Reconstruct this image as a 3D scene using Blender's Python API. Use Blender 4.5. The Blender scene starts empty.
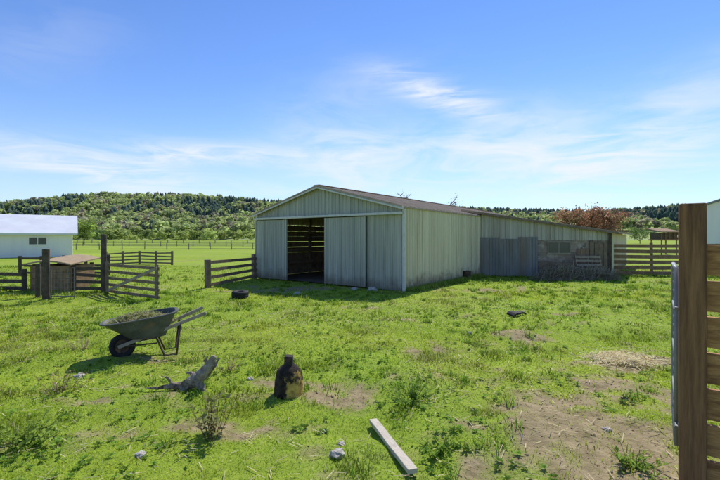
import bpy, bmesh, math, random
import numpy as np
from mathutils import Vector, Matrix, noise as mnoise
random.seed(7); rng = np.random.default_rng(7)
SC = bpy.context.scene; COL = SC.collection
H0 = 1.7
def P(px, py):
    d = 680.0/(py-238.0); return ((px-360)/400*d, d)
def XD(px, d): return (px-360)/400*d

# ------------------------------------------------------------------ noise / terrain
_T = rng.random((8,256,256))
def vn(x, y, k=0):
    x = np.asarray(x, float); y = np.asarray(y, float)
    xi = np.floor(x).astype(int); yi = np.floor(y).astype(int)
    fx = x-xi; fy = y-yi; fx = fx*fx*(3-2*fx); fy = fy*fy*(3-2*fy)
    t = _T[k]; a = t[xi%256, yi%256]; b = t[(xi+1)%256, yi%256]; c = t[xi%256,(yi+1)%256]; d = t[(xi+1)%256,(yi+1)%256]
    return (a*(1-fx)+b*fx)*(1-fy)+(c*(1-fx)+d*fx)*fy
def fbm(x, y, k=0, o=4):
    s = 0; a = 1; t = 0
    for i in range(o):
        s = s+a*vn(x*2**i+17*i, y*2**i+31*i, (k+i)%8); t += a; a *= .5
    return s/t
LX, LY = -4.3, 16.86           # left front corner of barn
BL = 18.0
def barn_us(x, y):
    return (x-LX)*.8-(y-LY)*.6, (x-LX)*.6+(y-LY)*.8
def barn_dist(x, y):
    u, s = barn_us(x, y)
    dx = np.maximum(np.maximum(-u, u-7.1), 0); dy = np.maximum(np.maximum(-s, s-BL), 0)
    d1 = np.hypot(dx, dy)
    dx = np.maximum(np.maximum(7-u, u-11.6), 0); dy = np.maximum(np.maximum(8.0-s, s-BL), 0)
    return np.minimum(d1, np.hypot(dx, dy))
def gz(x, y):
    x = np.asarray(x, float); y = np.asarray(y, float)
    b = .17*(fbm(x*.3, y*.3, 1, 3)-.5)+.09*(vn(x*1.4, y*1.4, 2)-.5)+.05*(vn(x*4, y*4, 3)-.5)
    f = np.clip(barn_dist(x, y)/1.5, 0, 1)*np.clip((70-np.hypot(x, y))/40, 0, 1)
    return b*f
def g1(x, y): return float(gz(x, y))
DP = [(-.36,4.38,.50,.42,1.5),(-1.1,4.7,.35,.2,.7),(2.1,3.3,1.0,.5,1.2),(2.1,4.05,.8,.4,1.0),(3.0,4.3,.9,.55,1.1),(2.0,2.5,1.0,.45,.8),(2.8,7.0,.7,.5,.85),
      (1.0,6.1,1.0,.28,.65),(-2.1,13.4,1.9,.7,1.1),(-4.2,13.2,.9,.5,.8),(3.6,5.55,.9,.4,.95),(-3.0,5.6,.6,.3,.6),(-1.9,4.3,.7,.25,.6),(.8,8.2,1.2,.25,.6),(4.5,9.0,1.0,.3,.6),(-.2,9.5,1.4,.25,.55),(1.2,5.0,.8,.25,.6),(4.6,13.0,1.6,.5,.7),(6.5,13.6,1.8,.5,.65),(3.2,11.5,1.4,.3,.55),(-1.2,3.5,.5,.2,.6),(-2.6,4.0,.5,.2,.55),(-5.5,8.5,1.0,.3,.5)]
def dirt(x, y):
    x = np.asarray(x, float); y = np.asarray(y, float)
    s = np.zeros_like(x)
    for cx, cy, rx, ry, a in DP: s = s+a*np.exp(-((x-cx)/rx)**2-((y-cy)/ry)**2)
    s = np.minimum(s, 1.1)
    n = fbm(x*1.7, y*1.7, 4, 4)
    m = s*(.44+1.0*n)+1.8*np.clip(fbm(x*.55, y*.9, 6, 4)-.545, 0, 1)
    n2 = fbm(x*5, y*5, 5, 3)
    return np.clip((m-.43+1.7*(n2-.5))*1.8, 0, 1)

# ------------------------------------------------------------------ materials
def nt(name):
    m = bpy.data.materials.new(name); m.use_nodes = True
    n = m.node_tree; n.nodes.clear(); return m, n, n.nodes, n.links
def mat(name, c1, c2, scale=4, rough=.8, bump=.15, bscale=40, metal=0, stretch=(1,1,1), c3=None, s3=2, t3=(.55,.7), grime=None, gh=.6, spec=.3):
    m, n, N, L = nt(name)
    out = N.new('ShaderNodeOutputMaterial'); p = N.new('ShaderNodeBsdfPrincipled'); L.new(p.outputs[0], out.inputs[0])
    tc = N.new('ShaderNodeTexCoord'); mp = N.new('ShaderNodeMapping'); mp.inputs['Scale'].default_value = stretch
    L.new(tc.outputs['Object'], mp.inputs[0])
    def noi(sc, det=6, src=mp):
        t = N.new('ShaderNodeTexNoise'); t.inputs['Scale'].default_value = sc; t.inputs['Detail'].default_value = det; t.inputs['Roughness'].default_value = .65
        L.new(src.outputs[0] if src is mp else src, t.inputs['Vector']); return t
    def ramp(src, a, b, ca, cb):
        r = N.new('ShaderNodeValToRGB'); r.color_ramp.elements[0].position = a; r.color_ramp.elements[1].position = b
        r.color_ramp.elements[0].color = (*ca, 1); r.color_ramp.elements[1].color = (*cb, 1); L.new(src, r.inputs[0]); return r
    def mix(f, a, b):
        x = N.new('ShaderNodeMix'); x.data_type = 'RGBA'; L.new(f, x.inputs[0]); L.new(a, x.inputs[6])
        if isinstance(b, tuple): x.inputs[7].default_value = (*b, 1)
        else: L.new(b, x.inputs[7])
        return x.outputs[2]
    c = ramp(noi(scale).outputs[0], .32, .68, c1, c2).outputs[0]
    if c3:
        f = ramp(noi(s3, 8).outputs[0], t3[0], t3[1], (0,0,0), (1,1,1)).outputs[0]; c = mix(f, c, c3)
    if grime:
        ge = N.new('ShaderNodeNewGeometry'); sx = N.new('ShaderNodeSeparateXYZ'); L.new(ge.outputs['Position'], sx.inputs[0])
        ns = noi(3, 6, tc.outputs['Object'])
        mm = N.new('ShaderNodeMath'); mm.operation = 'MULTIPLY_ADD'; mm.inputs[1].default_value = -1.4*gh; L.new(ns.outputs[0], mm.inputs[0]); L.new(sx.outputs[2], mm.inputs[2])
        f = ramp(mm.outputs[0], 0, 1, (.8,.8,.8), (0,0,0)); f.color_ramp.elements[0].position = 0.0; f.color_ramp.elements[1].position = .35
        ad = N.new('ShaderNodeMath'); ad.operation = 'ADD'; ad.inputs[1].default_value = gh*.55; L.new(mm.outputs[0], ad.inputs[0]); L.new(ad.outputs[0], f.inputs[0])
        c = mix(f.outputs[0], c, grime)
    L.new(c, p.inputs['Base Color']); p.inputs['Roughness'].default_value = rough; p.inputs['Metallic'].default_value = metal
    p.inputs['Specular IOR Level'].default_value = spec
    if bump:
        b = N.new('ShaderNodeBump'); b.inputs['Strength'].default_value = bump; b.inputs['Distance'].default_value = .02
        L.new(noi(bscale).outputs[0], b.inputs['Height']); L.new(b.outputs[0], p.inputs['Normal'])
    return m
def foliage(name, tr=.45, gain=1.0):
    m, n, N, L = nt(name)
    out = N.new('ShaderNodeOutputMaterial'); at = N.new('ShaderNodeAttribute'); at.attribute_name = 'col'
    d = N.new('ShaderNodeBsdfDiffuse'); t = N.new('ShaderNodeBsdfTranslucent'); mx = N.new('ShaderNodeMixShader'); mx.inputs[0].default_value = tr
    L.new(at.outputs[0], d.inputs[0]); L.new(at.outputs[0], t.inputs[0]); L.new(d.outputs[0], mx.inputs[1]); L.new(t.outputs[0], mx.inputs[2]); L.new(mx.outputs[0], out.inputs[0])
    return m
M = dict(
 front = mat('front_siding', (.37,.375,.32), (.54,.54,.46), 2.2, .6, .05, 30, stretch=(2.6,2.6,.09), c3=(.27,.265,.215), s3=3.0, t3=(.50,.70), grime=(.19,.165,.125), gh=.6),
 cream = mat('cream_siding', (.62,.56,.39), (.79,.73,.53), 2.0, .65, .05, 30, stretch=(2.6,2.6,.06), c3=(.44,.365,.22), s3=3.0, t3=(.50,.68), grime=(.26,.195,.115), gh=.85),
 upper = mat('grey_siding', (.45,.42,.34), (.58,.545,.44), 2.0, .65, .05, 30, stretch=(2.6,2.6,.08), c3=(.31,.27,.20), s3=2.6, t3=(.48,.68)),
 galv = mat('galvanised', (.17,.172,.17), (.29,.287,.28), 3, .55, .05, 30, metal=.05, stretch=(1.5,1.5,.2), c3=(.24,.175,.12), s3=1.8, t3=(.48,.66)),
 white = mat('white_trim', (.54,.53,.49), (.70,.69,.64), 3, .6, .05, 30, c3=(.38,.36,.31), s3=3, t3=(.54,.74)),
 roof = mat('rusty_roof', (.34,.255,.17), (.50,.395,.29), 1.5, .8, .1, 30, c3=(.31,.19,.105), s3=1.2, t3=(.55,.72), spec=.1),
 wood = mat('weathered_wood', (.14,.10,.068), (.29,.215,.15), 6, .9, .4, 30, stretch=(1,1,1), c3=(.08,.06,.045), s3=4, t3=(.58,.74)),
 greywood = mat('grey_wood', (.25,.20,.15), (.41,.345,.265), 6, .9, .4, 30),
 darkwood = mat('dark_wood', (.055,.042,.032), (.13,.10,.075), 8, .9, .5, 25),
 brownwood = mat('brown_wood', (.18,.11,.06), (.34,.215,.125), 6, .85, .3, 30),
 inner = mat('inner_boards', (.20,.135,.085), (.38,.28,.19), 4, .9, .3, 30, c3=(.12,.085,.06), s3=3),
 stain = mat('cedar_stain', (.17,.08,.037), (.36,.18,.085), 6, .75, .5, 25, stretch=(7,7,.45), c3=(.10,.052,.028), s3=2.2, t3=(.5,.66)),
 stainb = mat('cedar_board', (.42,.20,.075), (.70,.38,.155), 8, .8, .5, 25, stretch=(1,1,6), c3=(.28,.13,.055), s3=5, t3=(.46,.64)),
 pale = mat('pale_timber', (.46,.40,.31), (.64,.57,.46), 6, .9, .5, 30, c3=(.27,.215,.155), s3=6, t3=(.52,.68)),
 drift = mat('driftwood', (.13,.095,.062), (.52,.44,.33), 9, .9, .8, 30, c3=(.075,.055,.038), s3=6, t3=(.52,.62)),
 metal = mat('grey_tube', (.20,.21,.21), (.32,.33,.33), 6, .5, .05, 30, metal=.2),
 wire = mat('wire', (.16,.16,.16), (.25,.24,.23), 6, .5, 0, metal=.5),
 black = mat('black_rubber', (.012,.012,.013), (.03,.03,.03), 8, .75, .3, 40),
 tray = mat('tray_paint', (.06,.066,.057), (.135,.137,.118), 5, .6, .1, 30, c3=(.18,.128,.085), s3=4, t3=(.54,.68)),
 rust = mat('rusty_iron', (.04,.03,.024), (.12,.075,.05), 7, .8, .5, 30, c3=(.22,.13,.06), s3=5, t3=(.58,.7)),
 rsheet = mat('rusted_sheet', (.21,.13,.08), (.34,.24,.165), 4, .8, .2, 30, stretch=(1,1,.3), c3=(.28,.265,.24), s3=3),
 iron = mat('black_iron', (.016,.014,.012), (.05,.04,.033), 7, .8, .6, 30, c3=(.15,.09,.045), s3=6, t3=(.54,.68)),
 soil = mat('barn_soil', (.12,.085,.06), (.21,.16,.11), 3, .95, .5, 20),
 stone = mat('stone', (.34,.31,.27), (.55,.51,.45), 7, .9, .6, 20, c3=(.20,.18,.15), s3=5),
 hwhite = mat('white_wall', (.80,.76,.74), (.87,.83,.80), 1, .7, .05, 10, stretch=(3,3,.2)),
 hroof = mat('pale_roof', (.62,.63,.65), (.75,.76,.77), .6, .45, .03, 10),
 groof = mat('grey_roof', (.20,.21,.22), (.30,.31,.32), 2, .8, .2, 20),
 glass = mat('dark_glass', (.03,.04,.05), (.06,.07,.08), 2, .15, 0, spec=.6),
 tan = mat('tan_sheet', (.30,.215,.125), (.44,.33,.205), 3, .85, .2, 20, c3=(.20,.135,.085), s3=3),
 bark = mat('bark', (.07,.055,.042), (.15,.12,.095), 6, .95, .6, 20),
 leaf = foliage('leaf'), grass = foliage('grass_blade', .5), far = foliage('far_leaf', .5), dry = foliage('dry_stalk', .4))
m, n_, N, L = nt('mottled_masonry'); out = N.new('ShaderNodeOutputMaterial'); p = N.new('ShaderNodeBsdfPrincipled'); p.inputs['Roughness'].default_value = .95; L.new(p.outputs[0], out.inputs[0])
tcn = N.new('ShaderNodeTexCoord'); sxn = N.new('ShaderNodeSeparateXYZ'); L.new(tcn.outputs['Object'], sxn.inputs[0]); cbn = N.new('ShaderNodeCombineXYZ'); L.new(sxn.outputs[0], cbn.inputs[0]); L.new(sxn.outputs[2], cbn.inputs[1])
br = N.new('ShaderNodeTexBrick'); L.new(cbn.outputs[0], br.inputs[0]); br.inputs['Scale'].default_value = 1; br.inputs['Brick Width'].default_value = .30; br.inputs['Row Height'].default_value = .12; br.inputs['Mortar Size'].default_value = .010; br.inputs['Mortar Smooth'].default_value = .5
br.inputs['Color1'].default_value = (.25,.175,.125,1); br.inputs['Color2'].default_value = (.37,.29,.225,1); br.inputs['Mortar'].default_value = (.22,.18,.145,1)
def mask_noise(sc, a, b):
    nn_ = N.new('ShaderNodeTexNoise'); nn_.inputs['Scale'].default_value = sc; nn_.inputs['Detail'].default_value = 9; nn_.inputs['Roughness'].default_value = .7; L.new(tcn.outputs['Object'], nn_.inputs['Vector'])
    rr0 = N.new('ShaderNodeValToRGB'); rr0.color_ramp.elements[0].position = a; rr0.color_ramp.elements[1].position = b; L.new(nn_.outputs[0], rr0.inputs[0]); return rr0.outputs[0]
mxn = N.new('ShaderNodeMix'); mxn.data_type = 'RGBA'; L.new(mask_noise(2.6,.50,.60), mxn.inputs[0]); L.new(br.outputs[0], mxn.inputs[6]); mxn.inputs[7].default_value = (.43,.375,.305,1)
mxq = N.new('ShaderNodeMix'); mxq.data_type = 'RGBA'; L.new(mask_noise(5,.53,.63), mxq.inputs[0]); L.new(mxn.outputs[2], mxq.inputs[6]); mxq.inputs[7].default_value = (.14,.105,.08,1); L.new(mxq.outputs[2], p.inputs['Base Color'])
M['masonry'] = m
# worn iron with an ochre side
m, n_, N, L = nt('worn_ochre_iron'); out = N.new('ShaderNodeOutputMaterial'); p = N.new('ShaderNodeBsdfPrincipled'); p.inputs['Roughness'].default_value = .85; p.inputs['Specular IOR Level'].default_value = .2; L.new(p.outputs[0], out.inputs[0])
tcn = N.new('ShaderNodeTexCoord'); vd = N.new('ShaderNodeVectorMath'); vd.operation = 'DOT_PRODUCT'; L.new(tcn.outputs['Object'], vd.inputs[0]); vd.inputs[1].default_value = (3.2,-2.2,-1.2)
def wn_(sc):
    t = N.new('ShaderNodeTexNoise'); t.inputs['Scale'].default_value = sc; t.inputs['Detail'].default_value = 8; t.inputs['Roughness'].default_value = .7; L.new(tcn.outputs['Object'], t.inputs['Vector']); return t.outputs[0]
def wr_(s, a, b, ca, cb):
    r = N.new('ShaderNodeValToRGB'); r.color_ramp.elements[0].position = a; r.color_ramp.elements[1].position = b; r.color_ramp.elements[0].color = (*ca,1); r.color_ramp.elements[1].color = (*cb,1); L.new(s, r.inputs[0]); return r.outputs[0]
ma_ = N.new('ShaderNodeMath'); ma_.operation = 'MULTIPLY_ADD'; ma_.inputs[1].default_value = 1.5; L.new(wn_(9), ma_.inputs[0]); L.new(vd.outputs['Value'], ma_.inputs[2])
sb_ = N.new('ShaderNodeMath'); sb_.operation = 'SUBTRACT'; sb_.inputs[1].default_value = .75; L.new(ma_.outputs[0], sb_.inputs[0])
xx = N.new('ShaderNodeMix'); xx.data_type = 'RGBA'; L.new(wr_(sb_.outputs[0],.16,.30,(0,0,0),(1,1,1)), xx.inputs[0]); L.new(wr_(wn_(14),.4,.65,(.018,.015,.013),(.085,.055,.035)), xx.inputs[6]); L.new(wr_(wn_(16),.35,.62,(.30,.17,.045),(.66,.46,.11)), xx.inputs[7]); L.new(xx.outputs[2], p.inputs['Base Color'])
bpn = N.new('ShaderNodeBump'); bpn.inputs['Strength'].default_value = .7; bpn.inputs['Distance'].default_value = .02; L.new(wn_(30), bpn.inputs['Height']); L.new(bpn.outputs[0], p.inputs['Normal'])
M['ochreiron'] = m

# ------------------------------------------------------------------ builders
class MB:
    def __init__(s): s.v = []; s.f = []
    def add(s, vs, fs):
        o = len(s.v); s.v += [tuple(v) for v in vs]; s.f += [tuple(i+o for i in f) for f in fs]; return s
    def box(s, a, b):
        (x0,y0,z0),(x1,y1,z1) = a, b
        return s.add([(x0,y0,z0),(x1,y0,z0),(x1,y1,z0),(x0,y1,z0),(x0,y0,z1),(x1,y0,z1),(x1,y1,z1),(x0,y1,z1)],
            [(0,3,2,1),(4,5,6,7),(0,1,5,4),(1,2,6,5),(2,3,7,6),(3,0,4,7)])
    def bar(s, p, q, w, h, up=(0,0,1)):
        p = Vector(p); q = Vector(q); d = (q-p).normalized(); u = Vector(up)
        if abs(d.dot(u)) > .95: u = Vector((-.6,-.8,0)) if abs(d.z) > .9 else Vector((0,1,0))
        r = d.cross(u).normalized(); u = r.cross(d).normalized()
        vs = [e+r*(a*w/2)+u*(b*h/2) for e in (p, q) for a, b in ((-1,-1),(1,-1),(1,1),(-1,1))]
        return s.add(vs, [(0,1,2,3),(7,6,5,4),(0,4,5,1),(1,5,6,2),(2,6,7,3),(3,7,4,0)])
    def tube(s, pts, r, n=8):
        pts = [Vector(p) for p in pts]; rs = r if isinstance(r, (list,tuple)) else [r]*len(pts)
        rings = []; ref = None
        for i, p in enumerate(pts):
            d = (pts[min(i+1,len(pts)-1)]-pts[max(i-1,0)]).normalized()
            if ref is None: ref = Vector((0,0,1)) if abs(d.z) < .9 else Vector((1,0,0))
            a = d.cross(ref); a = a.normalized() if a.length > 1e-6 else Vector((1,0,0)); b = d.cross(a).normalized()
            ref = a.cross(d)
            rings.append([p+(a*math.cos(2*math.pi*k/n)+b*math.sin(2*math.pi*k/n))*rs[i] for k in range(n)])
        vs = [v for R in rings for v in R]; fs = []
        for i in range(len(rings)-1):
            for k in range(n): fs.append((i*n+k, i*n+(k+1)%n, (i+1)*n+(k+1)%n, (i+1)*n+k))
        fs.append(tuple(range(n))[::-1]); fs.append(tuple((len(rings)-1)*n+k for k in range(n)))
        return s.add(vs, fs)
    def loft(s, rings, cap0=True, cap1=True):
        n = len(rings[0]); vs = [v for R in rings for v in R]; fs = []
        for i in range(len(rings)-1):
            for k in range(n): fs.append((i*n+k, i*n+(k+1)%n, (i+1)*n+(k+1)%n, (i+1)*n+k))
        if cap0: fs.append(tuple(range(n))[::-1])
        if cap1: fs.append(tuple((len(rings)-1)*n+k for k in range(n)))
        return s.add(vs, fs)
    def lathe(s, prof, c=(0,0,0), n=24, axis='z'):
        R = []
        for r, z in prof:
            ring = []
            for k in range(n):
                a = 2*math.pi*k/n; x, y = r*math.cos(a), r*math.sin(a)
                v = (x, y, z) if axis == 'z' else (x, z, y)
                ring.append((v[0]+c[0], v[1]+c[1], v[2]+c[2]))
            R.append(ring)
        return s.loft(R)
    def build(s, name, m, parent=None, bevel=0, smooth=False, local=False):
        me = bpy.data.meshes.new(name); vs = s.v
        if parent is not None and not local:
            inv = (WM[parent.name]).inverted(); vs = [inv @ Vector(v) for v in vs]
        me.from_pydata(vs, [], s.f); me.materials.append(M[m] if isinstance(m, str) else m)
        bm = bmesh.new(); bm.from_mesh(me); bmesh.ops.recalc_face_normals(bm, faces=bm.faces); bm.to_mesh(me); bm.free()
        o = bpy.data.objects.new(name, me); COL.objects.link(o)
        if parent is not None: o.parent = parent; WM[o.name] = WM[parent.name]
        else: WM[o.name] = Matrix.Identity(4)
        if smooth: me.shade_smooth()
        if bevel:
            b = o.modifiers.new('bevel', 'BEVEL'); b.width = bevel; b.segments = 2; b.limit_method = 'ANGLE'
        return o
WM = {}
def tag(o, label, cat, group=None):
    o['label'] = label; o['category'] = cat
    if group: o['group'] = group
    return o
def thing(name, label, cat, loc, rz=0, group=None):
    o = bpy.data.objects.new(name, None); COL.objects.link(o); o.location = loc; o.rotation_euler = (0,0,rz); o.empty_display_size = .2
    WM[o.name] = Matrix.Translation(loc) @ Matrix.Rotation(rz, 4, 'Z')
    return tag(o, label, cat, group)
def np_mesh(name, V, faces, m, cols=None, parent=None, smooth=False):
    me = bpy.data.meshes.new(name); V = np.asarray(V, np.float32)
    me.vertices.add(len(V)); me.vertices.foreach_set('co', V.ravel())
    loops = np.concatenate([f.ravel() for f in faces]).astype(np.int32)
    tot = np.concatenate([np.full(len(f), f.shape[1]) for f in faces]).astype(np.int32)
    st = np.concatenate([[0], np.cumsum(tot)[:-1]]).astype(np.int32)
    me.loops.add(len(loops)); me.loops.foreach_set('vertex_index', loops)
    me.polygons.add(len(tot)); me.polygons.foreach_set('loop_start', st); me.polygons.foreach_set('loop_total', tot)
    me.update(calc_edges=True)
    if cols is not None:
        a = me.attributes.new('col', 'FLOAT_COLOR', 'POINT'); c = np.ones((len(V),4), np.float32); c[:,:3] = np.clip(cols,0,.9); a.data.foreach_set('color', c.ravel())
    me.materials.append(M[m] if isinstance(m, str) else m)
    if smooth: me.shade_smooth()
    o = bpy.data.objects.new(name, me); COL.objects.link(o); WM[o.name] = Matrix.Identity(4)
    if parent is not None: o.parent = parent; o.location = -Vector(parent.location)
    return o
def inst(tv, tf, tc, pos, scl, rot, col):
    n = len(pos); c, s = np.cos(rot)[:,None], np.sin(rot)[:,None]
    x = tv[None,:,0]*scl[:,0:1]; y = tv[None,:,1]*scl[:,0:1]; z = tv[None,:,2]*scl[:,1:2]
    V = np.stack([x*c-y*s+pos[:,0:1], x*s+y*c+pos[:,1:2], z+pos[:,2:3]], -1).reshape(-1,3)
    F = (tf[None]+(np.arange(n)*len(tv))[:,None,None]).reshape(-1, tf.shape[1])
    C = (col[:,None,:]*tc[None,:,None]).reshape(-1,3)
    return V, F, C

# ------------------------------------------------------------------ camera, world, sun
cam = bpy.data.cameras.new('camera'); co = bpy.data.objects.new('camera', cam); COL.objects.link(co)
co.location = (0,0,H0); co.rotation_euler = (math.pi/2,0,0); cam.lens = 20; cam.sensor_width = 36; cam.shift_y = -2/720; cam.clip_end = 8000; cam.clip_start = .05
SC.camera = co
SC.view_settings.view_transform = 'Standard'; SC.view_settings.look = 'None'; SC.view_settings.exposure = 0
EL = math.radians(50); AZ = math.atan2(.4,.92)
S = Vector((math.sin(AZ)*math.cos(EL), math.cos(AZ)*math.cos(EL), math.sin(EL)))
sl = bpy.data.lights.new('sun','SUN'); sl.energy = 5.0; sl.angle = math.radians(.5); sl.color = (1,.95,.86)
so = bpy.data.objects.new('sun', sl); COL.objects.link(so); so.rotation_euler = S.to_track_quat('Z','Y').to_euler(); so.location = (5,10,20)
W = bpy.data.worlds.new('World'); SC.world = W; W.use_nodes = True
N = W.node_tree.nodes; L = W.node_tree.links; N.clear()
wo = N.new('ShaderNodeOutputWorld'); bg = N.new('ShaderNodeBackground'); bg.inputs[1].default_value = .15; L.new(bg.outputs[0], wo.inputs[0])
sky = N.new('ShaderNodeTexSky'); sky.sky_type = 'NISHITA'; sky.sun_disc = False; sky.sun_elevation = EL; sky.sun_rotation = AZ; sky.air_density = 1.0; sky.dust_density = 0.0; sky.ozone_density = 3.0
hs = N.new('ShaderNodeHueSaturation'); hs.inputs['Hue'].default_value = .512; hs.inputs['Saturation'].default_value = 1.18; hs.inputs['Value'].default_value = 1.16; L.new(sky.outputs[0], hs.inputs['Color'])
tc = N.new('ShaderNodeTexCoord'); sx = N.new('ShaderNodeSeparateXYZ'); L.new(tc.outputs['Generated'], sx.inputs[0])
def MA(op, a, b=None, c=None):
    m = N.new('ShaderNodeMath'); m.operation = op
    for i, v in enumerate((a,b,c)):
        if v is None: continue
        if isinstance(v, (int,float)): m.inputs[i].default_value = v
        else: L.new(v, m.inputs[i])
    return m.outputs[0]
def mr(v, a, b, c=0, d=1):
    m = N.new('ShaderNodeMapRange'); m.interpolation_type = 'SMOOTHSTEP'
    for i, q in enumerate((a,b,c,d)): m.inputs[i+1].default_value = q
    L.new(v, m.inputs[0]); return m.outputs[0]
azn = MA('ARCTAN2', sx.outputs[0], sx.outputs[1]); eln = MA('ARCSINE', sx.outputs[2])
cb = N.new('ShaderNodeCombineXYZ'); L.new(azn, cb.inputs[0]); L.new(eln, cb.inputs[1])
def wnoise(scale, rot, det, dist, loc=(0,0,0)):
    mp = N.new('ShaderNodeMapping'); mp.inputs['Scale'].default_value = scale; mp.inputs['Rotation'].default_value = (0,0,rot); mp.inputs['Location'].default_value = loc; L.new(cb.outputs[0], mp.inputs[0])
    t = N.new('ShaderNodeTexNoise'); t.inputs['Scale'].default_value = 1; t.inputs['Detail'].default_value = det; t.inputs['Distortion'].default_value = dist; t.inputs['Roughness'].default_value = .6
    L.new(mp.outputs[0], t.inputs['Vector']); return t.outputs[0]
wis = mr(wnoise((5,30,1), .16, 6, 1.0), .26, .70)
sof = mr(wnoise((5,16,1), .12, 5, .8, (4,2,0)), .24, .74)
def ang(px, py):
    a = math.atan((px-360)/400); return a, math.atan((238-py)/(400/math.cos(a)))
acc = None
for (pa, pb, th, amp, src) in (((-60,142),(215,186),.034,1.0,wis),((100,148),(300,156),.025,1.0,wis),((280,150),(420,162),.09,.8,sof),((380,74),(500,114),.030,1.0,wis),((410,165),(590,140),.09,.85,sof),((520,178),(730,132),.075,.95,wis),((640,110),(800,50),.05,.45,sof),((60,195),(360,195),.04,.6,sof),((-50,60),(120,30),.06,.15,sof),((300,95),(430,70),.05,.22,sof)):
    a0, e0 = ang(*pa); a1, e1 = ang(*pb); ca, ce = (a0+a1)/2, (e0+e1)/2; ln = math.hypot(a1-a0,e1-e0)/2; c_, s_ = (a1-a0)/2/ln, (e1-e0)/2/ln
    du = MA('SUBTRACT', azn, ca); dv = MA('SUBTRACT', eln, ce)
    p_ = MA('MULTIPLY_ADD', du, c_/ln, MA('MULTIPLY', dv, s_/ln)); q_ = MA('MULTIPLY_ADD', du, -s_/th, MA('MULTIPLY', dv, c_/th))
    r2 = MA('MULTIPLY_ADD', p_, p_, MA('MULTIPLY', q_, q_)); gss = MA('MULTIPLY', MA('EXPONENT', MA('MULTIPLY', r2, -1.0)), MA('MULTIPLY', src, amp))
    acc = gss if acc is None else MA('ADD', acc, gss)
cf = MA('MINIMUM', acc, .90)
hz = mr(sx.outputs[2], -.02, .34, .62, 0)
mx1 = N.new('ShaderNodeMix'); mx1.data_type = 'RGBA'; L.new(hz, mx1.inputs[0]); L.new(hs.outputs[0], mx1.inputs[6]); mx1.inputs[7].default_value = (3.0,4.3,6.1,1)
mx2 = N.new('ShaderNodeMix'); mx2.data_type = 'RGBA'; L.new(cf, mx2.inputs[0]); L.new(mx1.outputs[2], mx2.inputs[6]); mx2.inputs[7].default_value = (6.0,6.25,6.6,1)
L.new(mx2.outputs[2], bg.inputs[0])

# ------------------------------------------------------------------ ground
def axis(n0, step, far, grow):
    a = [0.0]
    while a[-1] < n0: a.append(a[-1]+step)
    while a[-1] < far: step *= grow; a.append(a[-1]+step)
    return np.array(a)
ax = axis(6, .09, 3500, 1.09); xs = np.concatenate([-ax[::-1][:-1], ax]); ys = np.concatenate([-axis(1,.3,400,1.3)[::-1][:-1], axis(9,.08,4000,1.06)])
XX, YY = np.meshgrid(xs, ys); ZZ = gz(XX, YY)
far = np.clip((np.hypot(XX,YY)-200)/400, 0, 1); ZZ = ZZ-far*.5
V = np.stack([XX, YY, ZZ], -1).reshape(-1,3); nx = len(xs); ny = len(ys)
ii = (np.arange(ny-1)[:,None]*nx+np.arange(nx-1)[None]).ravel()
F = np.stack([ii, ii+1, ii+1+nx, ii+nx], -1)
dm = dirt(V[:,0], V[:,1])
m, n_, N, L = nt('pasture')
out = N.new('ShaderNodeOutputMaterial'); p = N.new('ShaderNodeBsdfPrincipled'); p.inputs['Roughness'].default_value = .95; p.inputs['Specular IOR Level'].default_value = .1; L.new(p.outputs[0], out.inputs[0])
ge = N.new('ShaderNodeNewGeometry'); at = N.new('ShaderNodeAttribute'); at.attribute_name = 'col'
def gn(sc, det=5, stretch=(1,1,1)):
    mp = N.new('ShaderNodeMapping'); mp.inputs['Scale'].default_value = stretch; L.new(ge.outputs['Position'], mp.inputs[0])
    t = N.new('ShaderNodeTexNoise'); t.inputs['Scale'].default_value = sc; t.inputs['Detail'].default_value = det; t.inputs['Roughness'].default_value = .65; L.new(mp.outputs[0], t.inputs['Vector']); return t.outputs[0]
def rp(src, a, b, ca, cb):
    r = N.new('ShaderNodeValToRGB'); r.color_ramp.elements[0].position = a; r.color_ramp.elements[1].position = b; r.color_ramp.elements[0].color = (*ca,1); r.color_ramp.elements[1].color = (*cb,1); L.new(src, r.inputs[0]); return r.outputs[0]
def mxc(f, a, b):
    x = N.new('ShaderNodeMix'); x.data_type = 'RGBA'; L.new(f, x.inputs[0]); L.new(a, x.inputs[6]); L.new(b, x.inputs[7]); return x.outputs[2]
ga = rp(gn(4,6), .3, .7, (.19,.25,.025), (.36,.44,.05))
gb = rp(gn(.045,6,(1,3,1)), .35, .65, (.14,.25,.025), (.32,.43,.06))
gA = mxc(rp(gn(.3,5), .35, .7, (0,0,0), (1,1,1)), ga, gb)
so_ = rp(gn(6,8), .3, .7, (.19,.135,.08), (.43,.325,.205))
sp = N.new('ShaderNodeSeparateColor'); L.new(at.outputs[0], sp.inputs[0])
L.new(mxc(sp.outputs[0], gA, so_), p.inputs['Base Color'])
bp = N.new('ShaderNodeBump'); bp.inputs['Strength'].default_value = .8; bp.inputs['Distance'].default_value = .04; L.new(gn(18,8), bp.inputs['Height']); L.new(bp.outputs[0], p.inputs['Normal'])
go = np_mesh('ground', V, [F], m, np.stack([dm,dm,dm],-1), smooth=True); go['kind'] = 'structure'

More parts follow.
